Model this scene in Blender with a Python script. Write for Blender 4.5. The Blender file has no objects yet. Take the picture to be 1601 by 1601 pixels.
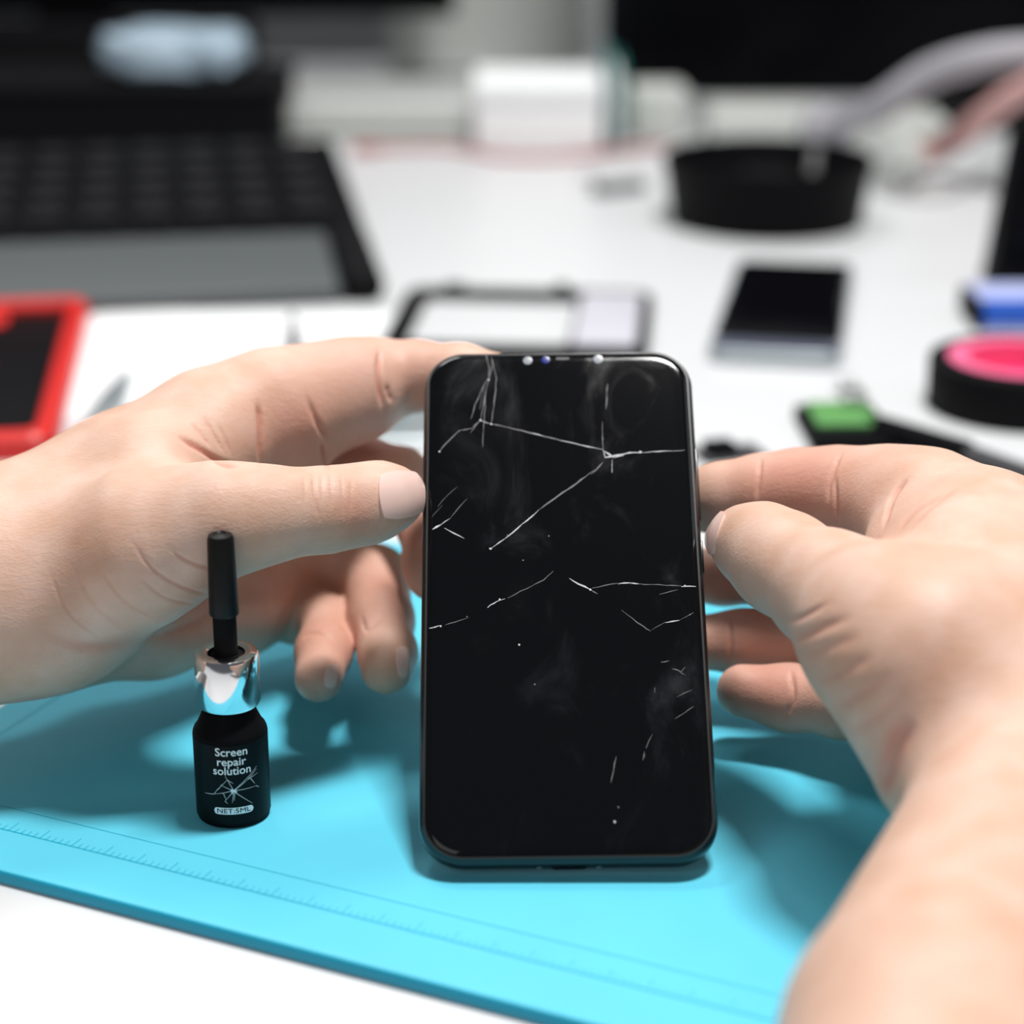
import bpy, bmesh, math, random
import numpy as np
from mathutils import Vector, Matrix
from mathutils.bvhtree import BVHTree

random.seed(4)
rng = np.random.default_rng(4)
sc = bpy.context.scene
COL = sc.collection
PI = math.pi

# ------------------------------------------------------------------ camera
F = 3340.0            # focal length in pixels of the 1601 px frame
CX = CY = 800.5
PITCH = math.radians(20)
H = 0.2748             # camera height above the table top (table top is z = 0)
FLOOR = -0.75
MAT_T = 0.004
R_ = Vector((1, 0, 0))
U_ = Vector((0, math.sin(PITCH), math.cos(PITCH)))
F_ = Vector((0, math.cos(PITCH), -math.sin(PITCH)))
CAM = Vector((0, 0, H))

def ray(px, py):
    return R_ * ((px - CX) / F) - U_ * ((py - CY) / F) + F_
def at(px, py, z=0.0):
    d = ray(px, py); return CAM + d * ((z - H) / d.z)
def up_to(px, py, Y):
    d = ray(px, py); return CAM + d * (Y / d.y)
def deep(px, py, zmm):
    return CAM + ray(px, py) * (zmm / 1000.0)
def z_on_axis(y_world, py):
    "height at which a vertical line standing at distance y_world crosses picture row py"
    return up_to(800.5, py, y_world).z

cam_d = bpy.data.cameras.new('camera'); cam = bpy.data.objects.new('camera', cam_d); COL.objects.link(cam)
cam.matrix_world = Matrix(((R_.x, U_.x, -F_.x, CAM.x), (R_.y, U_.y, -F_.y, CAM.y), (R_.z, U_.z, -F_.z, CAM.z), (0, 0, 0, 1)))
cam_d.sensor_width = 36; cam_d.lens = 36 * F / 1601
cam_d.clip_start = 0.02; cam_d.clip_end = 50
cam_d.dof.use_dof = True; cam_d.dof.focus_distance = 0.568; cam_d.dof.aperture_fstop = 5.6
sc.camera = cam

# ------------------------------------------------------------------ materials
def mat(name, col, rough=0.5, metal=0.0, spec=0.5, sss=0.0, sssr=(1, .35, .2), scale=.004, bump=0, bscale=200, var=0, vscale=20, coat=0, emit=None, trans=0):
    m = bpy.data.materials.new(name); m.use_nodes = True
    nt = m.node_tree; b = nt.nodes['Principled BSDF']
    b.inputs['Base Color'].default_value = (*col, 1)
    b.inputs['Roughness'].default_value = rough
    b.inputs['Metallic'].default_value = metal
    b.inputs['Specular IOR Level'].default_value = spec
    b.inputs['Coat Weight'].default_value = coat
    b.inputs['Transmission Weight'].default_value = trans
    if sss:
        b.inputs['Subsurface Weight'].default_value = sss
        b.inputs['Subsurface Radius'].default_value = sssr
        b.inputs['Subsurface Scale'].default_value = scale
    tc = nt.nodes.new('ShaderNodeTexCoord')
    if var:
        n = nt.nodes.new('ShaderNodeTexNoise'); n.inputs['Scale'].default_value = vscale; n.inputs['Detail'].default_value = 4
        nt.links.new(tc.outputs['Object'], n.inputs['Vector'])
        mx = nt.nodes.new('ShaderNodeMixRGB'); mx.blend_type = 'MULTIPLY'
        mx.inputs['Color1'].default_value = (*col, 1)
        rp = nt.nodes.new('ShaderNodeValToRGB')
        rp.color_ramp.elements[0].position = .3; rp.color_ramp.elements[0].color = (1 - var, 1 - var, 1 - var, 1)
        rp.color_ramp.elements[1].position = .7; rp.color_ramp.elements[1].color = (1, 1, 1, 1)
        nt.links.new(n.outputs['Fac'], rp.inputs['Fac']); nt.links.new(rp.outputs['Color'], mx.inputs['Color2'])
        mx.inputs['Fac'].default_value = 1
        nt.links.new(mx.outputs['Color'], b.inputs['Base Color'])
    if bump:
        n2 = nt.nodes.new('ShaderNodeTexNoise'); n2.inputs['Scale'].default_value = bscale; n2.inputs['Detail'].default_value = 3
        nt.links.new(tc.outputs['Object'], n2.inputs['Vector'])
        bp = nt.nodes.new('ShaderNodeBump'); bp.inputs['Strength'].default_value = bump; bp.inputs['Distance'].default_value = .0005
        nt.links.new(n2.outputs['Fac'], bp.inputs['Height']); nt.links.new(bp.outputs['Normal'], b.inputs['Normal'])
    return m

M = {}
M['table'] = mat('white_laminate', (.69, .70, .715), .35, bump=.05, bscale=900, var=.03, vscale=6)
M['wall'] = mat('grey_wall_paint', (.42, .43, .44), .8, bump=.1, bscale=300)
M['floor'] = mat('floor_vinyl', (.25, .25, .26), .6, var=.2)
M['mat'] = mat('cyan_silicone', (.115, .60, .79), .45, spec=.3, bump=.10, bscale=1800, var=.05, vscale=30)
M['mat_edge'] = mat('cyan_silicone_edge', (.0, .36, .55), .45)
M['mat_mark'] = mat('mat_embossing', (.01, .40, .585), .5)
M['black'] = mat('black_plastic', (.004, .004, .005), .55, spec=.06)
M['black_rough'] = mat('black_rubber', (.006, .006, .007), .7, spec=.08)
M['black_gloss'] = mat('black_gloss', (.002, .002, .003), .2, spec=.08)
M['frame_black'] = mat('black_phone_body', (.006, .007, .009), .22, spec=.5)
M['grey'] = mat('mid_grey_plastic', (.075, .085, .088), .6)
M['lightgrey'] = mat('light_grey_plastic', (.42, .43, .42), .55)
M['darkgrey'] = mat('dark_grey_plastic', (.045, .045, .05), .5)
M['white'] = mat('white_plastic', (.92, .92, .92), .5)
M['cream'] = mat('off_white_plastic', (.55, .57, .54), .55)
M['paper'] = mat('paper', (.84, .85, .86), .8)
M['print'] = mat('grey_print', (.58, .6, .62), .8)
M['key'] = mat('key_black', (.009, .009, .011), .6, spec=.15)
M['red'] = mat('red_plastic', (.66, .014, .010), .4)
M['pink'] = mat('pink_card', (.85, .15, .30), .6)
M['magenta'] = mat('magenta_card', (.95, .004, .26), .5)
M['blue'] = mat('blue_print', (.01, .10, .55), .5)
M['lavender'] = mat('lavender_print', (.45, .5, .8), .5)
M['palblue'] = mat('pale_blue_bumpy', (.40, .52, .62), .35, bump=1, bscale=40, var=.25, vscale=25)
M['green'] = mat('green_board', (.10, .30, .08), .5)
M['teal'] = mat('teal_plastic', (.01, .16, .14), .5)
M['steel'] = mat('brushed_steel', (.6, .6, .6), .35, metal=1)
M['chrome'] = mat('chrome', (.86, .86, .87), .10, metal=1)
M['cable_grey'] = mat('grey_tubing', (.38, .37, .40), .5)
M['cable_pink'] = mat('pink_tubing', (.62, .36, .34), .5)
M['cable_red'] = mat('red_wire', (.42, .10, .10), .5)
M['nail'] = mat('nail', (.86, .60, .53), .3, spec=.5)
M['silver'] = mat('silver_shell', (.45, .5, .52), .35, metal=.6)
M['lilac'] = mat('lilac_sheet', (.55, .54, .60), .5)
M['label'] = mat('black_label', (.003, .003, .003), .45, spec=.12)
M['ink'] = mat('white_ink', (.95, .95, .95), .6)
M['inkgrey'] = mat('grey_ink', (.5, .5, .5), .6)
M['lens'] = mat('camera_lens', (.30, .32, .36), .2)
M['lensblue'] = mat('blue_lens', (.01, .02, .20), .2)
M['crack'] = mat('crack_white', (.46, .47, .49), .5)
M['crack_dim'] = mat('crack_grey', (.085, .085, .09), .5)

# black phone glass with smudges
def glass_mat():
    m = mat('cracked_screen_glass', (.0035, .0037, .0045), .10, spec=.25)
    nt = m.node_tree; b = nt.nodes['Principled BSDF']
    tc = nt.nodes.new('ShaderNodeTexCoord')
    mp = nt.nodes.new('ShaderNodeMapping'); mp.inputs['Rotation'].default_value = (0, 0, .5); mp.inputs['Scale'].default_value = (1, .55, 1)
    nt.links.new(tc.outputs['Object'], mp.inputs['Vector'])
    n = nt.nodes.new('ShaderNodeTexNoise'); n.inputs['Scale'].default_value = 48; n.inputs['Detail'].default_value = 6; n.inputs['Roughness'].default_value = .62; n.inputs['Distortion'].default_value = .8
    nt.links.new(mp.outputs['Vector'], n.inputs['Vector'])
    r = nt.nodes.new('ShaderNodeValToRGB'); e = r.color_ramp.elements
    e[0].position = .56; e[0].color = (.0035, .0037, .0045, 1); e[1].position = .80; e[1].color = (.0075, .0085, .012, 1)
    nt.links.new(n.outputs['Fac'], r.inputs['Fac']); nt.links.new(r.outputs['Color'], b.inputs['Base Color'])
    r2 = nt.nodes.new('ShaderNodeMapRange'); r2.inputs['From Min'].default_value = .5; r2.inputs['From Max'].default_value = .8
    r2.inputs['To Min'].default_value = .08; r2.inputs['To Max'].default_value = .28
    nt.links.new(n.outputs['Fac'], r2.inputs['Value']); nt.links.new(r2.outputs['Result'], b.inputs['Roughness'])
    return m
M['glass'] = glass_mat()

def skin_mat():
    m = bpy.data.materials.new('skin'); m.use_nodes = True
    nt = m.node_tree; b = nt.nodes['Principled BSDF']; L = nt.links.new
    tc = nt.nodes.new('ShaderNodeTexCoord')
    at_ = nt.nodes.new('ShaderNodeAttribute'); at_.attribute_name = 'rosy'
    n = nt.nodes.new('ShaderNodeTexNoise'); n.inputs['Scale'].default_value = 70; n.inputs['Detail'].default_value = 5
    L(tc.outputs['Object'], n.inputs['Vector'])
    r = nt.nodes.new('ShaderNodeValToRGB'); e = r.color_ramp.elements
    e[0].position = .3; e[0].color = (.635, .385, .275, 1); e[1].position = .72; e[1].color = (.735, .51, .415, 1)
    L(n.outputs['Fac'], r.inputs['Fac'])
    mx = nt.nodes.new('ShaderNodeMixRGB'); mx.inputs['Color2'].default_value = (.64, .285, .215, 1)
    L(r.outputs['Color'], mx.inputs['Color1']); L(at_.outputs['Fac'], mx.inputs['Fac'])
    L(mx.outputs['Color'], b.inputs['Base Color'])
    b.inputs['Roughness'].default_value = .52; b.inputs['Specular IOR Level'].default_value = .38
    b.inputs['Subsurface Weight'].default_value = .22; b.inputs['Subsurface Radius'].default_value = (1, .36, .2); b.inputs['Subsurface Scale'].default_value = .0016
    # pores and fine lines
    vo = nt.nodes.new('ShaderNodeTexVoronoi'); vo.inputs['Scale'].default_value = 1500
    mp = nt.nodes.new('ShaderNodeMapping'); mp.inputs['Rotation'].default_value = (0, .6, .5); mp.inputs['Scale'].default_value = (.5, 1.6, 1)
    L(tc.outputs['Object'], mp.inputs['Vector']); L(mp.outputs['Vector'], vo.inputs['Vector'])
    n2 = nt.nodes.new('ShaderNodeTexNoise'); n2.inputs['Scale'].default_value = 520; n2.inputs['Detail'].default_value = 5
    L(mp.outputs['Vector'], n2.inputs['Vector'])
    ad = nt.nodes.new('ShaderNodeMath'); ad.operation = 'ADD'
    ml = nt.nodes.new('ShaderNodeMath'); ml.operation = 'MULTIPLY'; ml.inputs[1].default_value = .45
    L(vo.outputs['Distance'], ml.inputs[0]); L(ml.outputs[0], ad.inputs[0]); L(n2.outputs['Fac'], ad.inputs[1])
    bp = nt.nodes.new('ShaderNodeBump'); bp.inputs['Strength'].default_value = .28; bp.inputs['Distance'].default_value = .0005
    L(ad.outputs[0], bp.inputs['Height']); L(bp.outputs['Normal'], b.inputs['Normal'])
    return m
M['skin'] = skin_mat()

# ------------------------------------------------------------------ object helpers
def link(name, me, material=None, parent=None, loc=None, smooth=True):
    o = bpy.data.objects.new(name, me); COL.objects.link(o)
    if material is not None:
        for m in (material if isinstance(material, (list, tuple)) else [material]): me.materials.append(m)
    if parent is not None: o.parent = parent
    if loc is not None: o.location = loc
    if smooth: shade(me)
    return o
def shade(me, ang=38):
    for p in me.polygons: p.use_smooth = True
    try: me.set_sharp_from_angle(angle=math.radians(ang))
    except Exception: pass
def tag(o, label, cat, group=None):
    o['label'] = label; o['category'] = cat
    if group: o['group'] = group
    return o
def thing(name, label, cat, loc=(0, 0, 0), rotz=0, group=None):
    o = bpy.data.objects.new(name, None); COL.objects.link(o); o.empty_display_size = .02
    o.location = loc; o.rotation_euler = (0, 0, rotz)
    return tag(o, label, cat, group)
def to_mesh(bm, name='m'):
    bm.normal_update(); me = bpy.data.meshes.new(name); bm.to_mesh(me); bm.free(); return me
def box(bm, x0, x1, y0, y1, z0, z1, bev=0, mi=0):
    vs = [bm.verts.new((x, y, z)) for z in (z0, z1) for y in (y0, y1) for x in (x0, x1)]
    fs = [bm.faces.new([vs[i] for i in f]) for f in ((0, 2, 3, 1), (4, 5, 7, 6), (0, 1, 5, 4), (2, 6, 7, 3), (0, 4, 6, 2), (1, 3, 7, 5))]
    for f in fs: f.material_index = mi
    if bev:
        es = list({e for f in fs for e in f.edges})
        r = bmesh.ops.bevel(bm, geom=es, offset=bev, segments=3, affect='EDGES', profile=.5)
        for f in r['faces']: f.material_index = mi
def boxobj(name, dims, material, parent=None, bev=.001):
    bm = bmesh.new(); box(bm, *dims, bev=bev); return link(name, to_mesh(bm), material, parent)
def rrect(w, h, r, n=8, cx=0, cy=0):
    pts = []
    r = max(min(r, w / 2 - 1e-6, h / 2 - 1e-6), 1e-6)
    for (sx, sy, a0) in ((1, 1, 0), (-1, 1, PI / 2), (-1, -1, PI), (1, -1, 3 * PI / 2)):
        for k in range(n + 1):
            a = a0 + k * PI / 2 / n
            pts.append((cx + sx * (w / 2 - r) + r * math.cos(a), cy + sy * (h / 2 - r) + r * math.sin(a)))
    return pts
def loft(bm, rings, cap0=True, cap1=True, mi=0):
    "rings: list of lists of 3D points, same count"
    vr = [[bm.verts.new(p) for p in r] for r in rings]
    n = len(vr[0])
    for a, b in zip(vr[:-1], vr[1:]):
        for i in range(n):
            f = bm.faces.new((a[i], a[(i + 1) % n], b[(i + 1) % n], b[i])); f.material_index = mi
    if cap0: bm.faces.new(list(reversed(vr[0]))).material_index = mi
    if cap1: bm.faces.new(vr[-1]).material_index = mi
    return vr
def slab(bm, w, h, r, levels, n=8, mi=0, cx=0, cy=0, cap0=True, cap1=True):
    "rounded-rectangle loft; levels = (inset, z)"
    loft(bm, [[(x, y, z) for x, y in rrect(w - 2 * i, h - 2 * i, max(r - i, .0003), n, cx, cy)] for i, z in levels], cap0, cap1, mi)
def frame_ring(bm, w, h, r, w2, h2, r2, z0, z1, n=8, bev=.0006, cx2=0, cy2=0, mi=0):
    o = lambda i, z: [(x, y, z) for x, y in rrect(w - 2 * i, h - 2 * i, r - i, n)]
    q = lambda i, z: [(x, y, z) for x, y in rrect(w2 + 2 * i, h2 + 2 * i, r2 + i, n, cx2, cy2)]
    loft(bm, [o(0, z0), o(0, z1 - bev), o(bev, z1), q(bev, z1), q(0, z1 - bev), q(0, z0), o(0, z0)], False, False, mi)
    bmesh.ops.remove_doubles(bm, verts=bm.verts, dist=1e-7)
def lathe(bm, prof, seg=64, cap0=True, cap1=True, mi=0, off=(0, 0)):
    loft(bm, [[(off[0] + r * math.cos(2 * PI * k / seg), off[1] + r * math.sin(2 * PI * k / seg), z) for k in range(seg)] for r, z in prof], cap0, cap1, mi)
def tube(bm, pts, rad, seg=10, mi=0):
    pts = [Vector(p) for p in pts]; rings = []
    rads = rad if isinstance(rad, (list, tuple)) else [rad] * len(pts)
    up = Vector((0, 0, 1)); prev = None
    for i, p in enumerate(pts):
        t = (pts[min(i + 1, len(pts) - 1)] - pts[max(i - 1, 0)]).normalized()
        a = t.cross(up if prev is None else prev)
        if prev is None:
            if a.length < 1e-4: a = t.cross(Vector((1, 0, 0)))
            a.normalize(); b = t.cross(a).normalized()
        else:
            a.normalize(); b = t.cross(a).normalized()
        prev = a.cross(t).normalized()
        a2 = t.cross(prev).normalized()
        rings.append([p + (a2 * math.cos(2 * PI * k / seg) + prev * math.sin(2 * PI * k / seg)) * rads[i] for k in range(seg)])
    loft(bm, rings, True, True, mi)
def smooth_path(pts, n=10):
    pts = [Vector(p) for p in pts]; out = []
    P = [pts[0] * 2 - pts[1]] + pts + [pts[-1] * 2 - pts[-2]]
    for i in range(1, len(P) - 2):
        for k in range(n):
            t = k / n; a, b, c, d = P[i - 1], P[i], P[i + 1], P[i + 2]
            out.append(.5 * ((2 * b) + (c - a) * t + (2 * a - 5 * b + 4 * c - d) * t * t + (3 * b - a - 3 * c + d) * t ** 3))
    out.append(pts[-1]); return out

# ------------------------------------------------------------------ SDF hands
class Field:
    """signed-distance grid in camera space, mm: x right, y down, z away from the lens"""
    def __init__(s, lo, hi, h):
        s.lo = np.array(lo, float); s.h = h
        s.n = np.ceil((np.array(hi) - s.lo) / h).astype(int) + 1
        s.d = np.full(s.n, 25.0, np.float32)
    def block(s, lo, hi):
        i0 = np.clip(np.floor((lo - s.lo) / s.h).astype(int), 0, s.n); i1 = np.clip(np.ceil((hi - s.lo) / s.h).astype(int) + 1, 0, s.n)
        sl = tuple(slice(a, b) for a, b in zip(i0, i1))
        ax = [s.lo[k] + s.h * np.arange(i0[k], i1[k]) for k in range(3)]
        return sl, np.meshgrid(*ax, indexing='ij', sparse=True)
def smin(a, b, k):
    if k <= 0: return np.minimum(a, b)
    hh = np.maximum(k - np.abs(a - b), 0) / k
    return np.minimum(a, b) - hh * hh * k * .25
def PX(px, py, z):
    return np.array([(px - CX) * z / F, (py - CY) * z / F, z])
def seg_sdf(g, a, ra, b, rb, fl=None):
    X, Y, Z = g
    if fl is not None:       # flatten along a direction: (dir, factor)
        nrm, s = np.array(fl[0], float), fl[1]; nrm /= np.linalg.norm(nrm)
        m = (a + b) / 2
        t = ((X - m[0]) * nrm[0] + (Y - m[1]) * nrm[1] + (Z - m[2]) * nrm[2]) * (1 / s - 1)
        X, Y, Z = X + t * nrm[0], Y + t * nrm[1], Z + t * nrm[2]
        f = lambda p: p + nrm * np.dot(p - m, nrm) * (1 / s - 1)
        a, b = f(a), f(b)
    ba = b - a; L2 = max(float(ba @ ba), 1e-6)
    t = np.clip(((X - a[0]) * ba[0] + (Y - a[1]) * ba[1] + (Z - a[2]) * ba[2]) / L2, 0, 1)
    dx, dy, dz = X - a[0] - t * ba[0], Y - a[1] - t * ba[1], Z - a[2] - t * ba[2]
    return np.sqrt(dx * dx + dy * dy + dz * dz) - (ra + t * (rb - ra))
def chain_points(ch):
    pts = []
    for c in ch:
        px, py, z, r = c[:4]; pts.append((PX(px, py, z), r * z / F))
    return pts
def build_hand(lo, hi, h, groups, creases, smooth=2, bumps=()):
    fld = Field(lo, hi, h)
    for g in groups:
        ki, kj, fl = g.get('ki', 4), g.get('kj', 6), g.get('flat')
        pts = chain_points(g['chain'])
        A = np.array([p for p, r in pts]); rr = np.array([r for p, r in pts])
        pad = rr.max() + 10
        sl, gr = fld.block(A.min(0) - pad, A.max(0) + pad)
        d = None
        if len(pts) == 1: pts = pts * 2
        for (a, ra), (b, rb) in zip(pts[:-1], pts[1:]):
            e = seg_sdf(gr, a, ra, b, rb, fl).astype(np.float32)
            d = e if d is None else smin(d, e, ki)
        fld.d[sl] = smin(fld.d[sl], d, kj)
    V, Q = surface_nets(fld.d, fld.lo, h)
    # light smoothing
    if smooth:
        E = np.concatenate([Q[:, [0, 1]], Q[:, [1, 2]], Q[:, [2, 3]], Q[:, [3, 0]]])
        cnt = np.zeros(len(V)); np.add.at(cnt, E[:, 0], 1); np.add.at(cnt, E[:, 1], 1)
        for it in range(smooth * 2):
            s = np.zeros_like(V); np.add.at(s, E[:, 0], V[E[:, 1]]); np.add.at(s, E[:, 1], V[E[:, 0]])
            V = V + (.5 if it % 2 == 0 else -.42) * (s / cnt[:, None] - V)
    V, Q = subdivide(V, Q)
    return displace(V, Q, creases)
def subdivide(V, Q):
    n = len(V)
    e = np.sort(np.concatenate([Q[:, [0, 1]], Q[:, [1, 2]], Q[:, [2, 3]], Q[:, [3, 0]]]), 1)
    key = e[:, 0] * n + e[:, 1]; u, inv = np.unique(key, return_inverse=True); ne = len(u); m = len(Q)
    a, b = u // n, u % n
    fc = V[Q].mean(1); ei = inv.reshape(4, m)
    # Catmull-Clark points
    fs = np.zeros((ne, 3)); fcnt = np.zeros(ne)
    for k in range(4): np.add.at(fs, ei[k], fc); np.add.at(fcnt, ei[k], 1)
    em = (V[a] + V[b]) / 2; ep = np.where((fcnt == 2)[:, None], (V[a] + V[b] + fs) / 4, em)
    Fv = np.zeros((n, 3)); c = np.zeros(n)
    for k in range(4): np.add.at(Fv, Q[:, k], fc); np.add.at(c, Q[:, k], 1)
    Ev = np.zeros((n, 3)); ce = np.zeros(n)
    for k in (a, b): np.add.at(Ev, k, em); np.add.at(ce, k, 1)
    c = np.maximum(c, 1)[:, None]; ce = np.maximum(ce, 1)[:, None]
    Vn = (Fv / c + 2 * Ev / ce + (c - 3) * V) / c
    V2 = np.concatenate([Vn, ep, fc]); i = np.arange(m) + n + ne; E = ei + n
    Q2 = np.concatenate([np.stack([Q[:, 0], E[0], i, E[3]], 1), np.stack([Q[:, 1], E[1], i, E[0]], 1), np.stack([Q[:, 2], E[2], i, E[1]], 1), np.stack([Q[:, 3], E[3], i, E[2]], 1)])
    return V2, Q2
CREASED = None
def displace(V, Q, creases):
    "press skin folds (grooves along lines lying on the skin) into the surface"
    global CREASED
    nf = np.cross(V[Q[:, 2]] - V[Q[:, 0]], V[Q[:, 3]] - V[Q[:, 1]]); N = np.zeros_like(V)
    for k in range(4): np.add.at(N, Q[:, k], nf)
    N /= np.maximum(np.linalg.norm(N, axis=1), 1e-9)[:, None]
    facing = (N * V).sum(1) / np.linalg.norm(V, axis=1)
    if np.median(np.sign(((V - V.mean(0)) * N).sum(1))) < 0: N = -N; facing = -facing
    U = np.stack([CX + F * V[:, 0] / V[:, 2], CY + F * V[:, 1] / V[:, 2]], 1)
    D = np.zeros(len(V)); CREASED = np.zeros(len(V))
    wf = np.clip(.25 - facing * 2.0, 0, 1)
    for (poly, width, depth, z0, z1) in creases:
        if width < 8: width = max(width * .72, 2.6)
        P = np.array(smooth_path([(*p, 0) for p in poly], 6))[:, :2] if len(poly) > 2 else np.array(poly, float)
        lo, hi = P.min(0) - 4 * width, P.max(0) + 4 * width
        k = np.where((U > lo).all(1) & (U < hi).all(1) & (V[:, 2] > z0 - 6) & (V[:, 2] < z1 + 6) & (wf > 0))[0]
        if len(k) == 0: continue
        best = np.full(len(k), 1e9); bt = np.zeros(len(k)); n = len(P) - 1
        for i in range(n):
            a, b = P[i], P[i + 1]; ba = b - a; w = U[k] - a
            t = np.clip((w @ ba) / max(ba @ ba, 1e-9), 0, 1); q = ((w - t[:, None] * ba) ** 2).sum(1)
            m = q < best; best = np.where(m, q, best); bt = np.where(m, (i + t) / n, bt)
        g = np.exp(-best / (width * width)) * np.clip(np.minimum(bt, 1 - bt) * 4, 0.1, 1) * wf[k]
        sw = .06 * np.exp(-best / (3.2 * width) ** 2) * np.clip(np.minimum(bt, 1 - bt) * 4, 0.1, 1) * wf[k]   # skin swells beside a fold
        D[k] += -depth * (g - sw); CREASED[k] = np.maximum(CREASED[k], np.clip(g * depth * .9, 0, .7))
    return V + N * D[:, None], Q
def surface_nets(d, lo, h):
    s = d < 0
    nx, ny, nz = d.shape
    c = np.zeros((nx - 1, ny - 1, nz - 1), np.int8)
    for i in (0, 1):
        for j in (0, 1):
            for k in (0, 1): c += s[i:nx - 1 + i, j:ny - 1 + j, k:nz - 1 + k]
    cells = np.argwhere((c > 0) & (c < 8))
    idx = np.full(c.shape, -1, np.int64); idx[tuple(cells.T)] = np.arange(len(cells))
    acc = np.zeros((len(cells), 3)); cnt = np.zeros(len(cells))
    cor = [(i, j, k) for i in (0, 1) for j in (0, 1) for k in (0, 1)]
    val = {q: d[cells[:, 0] + q[0], cells[:, 1] + q[1], cells[:, 2] + q[2]].astype(float) for q in cor}
    for q in cor:
        for ax in range(3):
            if q[ax] == 0:
                q2 = tuple(q[m] + (m == ax) for m in range(3)); a, b = val[q], val[q2]
                m = (a < 0) != (b < 0); t = np.where(m, a / np.where(m, a - b, 1), 0)
                p = np.array(q, float)[None, :] + np.zeros((len(cells), 3)); p[:, ax] += t
                acc[m] += p[m]; cnt[m] += 1
    V = lo + h * (cells + acc / cnt[:, None])
    quads = []
    for ax in range(3):
        a, b = (ax + 1) % 3, (ax + 2) % 3
        s0 = [slice(None)] * 3; s1 = [slice(None)] * 3; s0[ax] = slice(0, -1); s1[ax] = slice(1, None)
        ch = s[tuple(s0)] != s[tuple(s1)]
        e = np.argwhere(ch); e = e[(e[:, a] > 0) & (e[:, b] > 0) & (e[:, a] < d.shape[a] - 1) & (e[:, b] < d.shape[b] - 1)]
        ins = s[tuple(e.T)]
        def g(da, db):
            q = e.copy(); q[:, a] -= da; q[:, b] -= db; return idx[tuple(q.T)]
        q = np.stack([g(1, 1), g(0, 1), g(0, 0), g(1, 0)], 1)
        q[~ins] = q[~ins][:, ::-1]
        quads.append(q)
    return V, np.concatenate(quads)
def cam_to_world(V):
    B = np.array([[R_.x, R_.y, R_.z], [-U_.x, -U_.y, -U_.z], [F_.x, F_.y, F_.z]])
    return V @ B / 1000 + np.array(CAM)
def hand_object(name, V, Q, rosy, origin, label):
    W = cam_to_world(V); O = np.array(origin)
    me = bpy.data.meshes.new(name)
    q = Q[:, ::-1]   # mirrored axes
    me.from_pydata((W - O).tolist(), [], q.tolist()); me.update()
    a = me.attributes.new('rosy', 'FLOAT', 'POINT')
    w = np.zeros(len(V))
    for (px, py, z, r, s) in rosy:
        c = PX(px, py, z); R = r * z / F
        w = np.maximum(w, s * np.clip(1.25 - np.linalg.norm(V - c, axis=1) / R, 0, 1) ** 1.0)
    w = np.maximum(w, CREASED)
    a.data.foreach_set('value', np.clip(w, 0, 1).astype(np.float32))
    o = link(name, me, M['skin'], None, origin, smooth=False)
    for p in me.polygons: p.use_smooth = True
    tag(o, label, 'hand', 'hands holding the cracked phone')
    bvh = BVHTree.FromPolygons([Vector(v) for v in W], [tuple(t) for t in q.tolist()])
    return o, bvh
def nail(hand, bvh, quad, eye=None, name='fingernail', n=15, thick=.0006, crown=.0005, rnd=.55):
    """nail plate laid on the finger: quad = 4 picture points (cuticle a, cuticle b, tip b, tip a), cast on the skin from the viewpoint eye"""
    O = Vector(hand.location); bm = bmesh.new()
    quad = [Vector(p) for p in quad]; top, bot = {}, {}
    eye = CAM if eye is None else eye
    for i in range(n):
        for j in range(n):
            u, v = 2 * i / (n - 1) - 1, 2 * j / (n - 1) - 1
            # squircle mapping
            p_ = 1 - rnd * .5
            uu = u * math.sqrt(max(0, 1 - rnd * v * v / 2)); vv = v * math.sqrt(max(0, 1 - rnd * u * u / 2))
            a = (uu + 1) / 2; b = (vv + 1) / 2
            p = quad[0].lerp(quad[3], a).lerp(quad[1].lerp(quad[2], a), b)
            dr = (p - eye).normalized()
            hit, nr, _, _ = bvh.ray_cast(eye, dr)
            if hit is None or (hit - p).length > .02:
                hit, nr, _, _ = bvh.find_nearest(p)
            ed = max(abs(u), abs(v)); lift = crown * (1 - ed ** 4)
            top[i, j] = bm.verts.new(hit + nr * (lift + .00015) - O); bot[i, j] = bm.verts.new(hit - nr * thick - O)
    for i in range(n - 1):
        for j in range(n - 1):
            bm.faces.new((top[i, j], top[i + 1, j], top[i + 1, j + 1], top[i, j + 1]))
            bm.faces.new((bot[i, j], bot[i, j + 1], bot[i + 1, j + 1], bot[i + 1, j]))
    for i in range(n - 1):
        for (a, b) in (((i, 0), (i + 1, 0)), ((i + 1, n - 1), (i, n - 1)), ((0, i + 1), (0, i)), ((n - 1, i), (n - 1, i + 1))):
            bm.faces.new((top[b], top[a], bot[a], bot[b]))
    bmesh.ops.recalc_face_normals(bm, faces=bm.faces)
    return link(name, to_mesh(bm), M['nail'], hand, smooth=True)

HV = 1.0   # voxel size of the hands in mm

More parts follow.
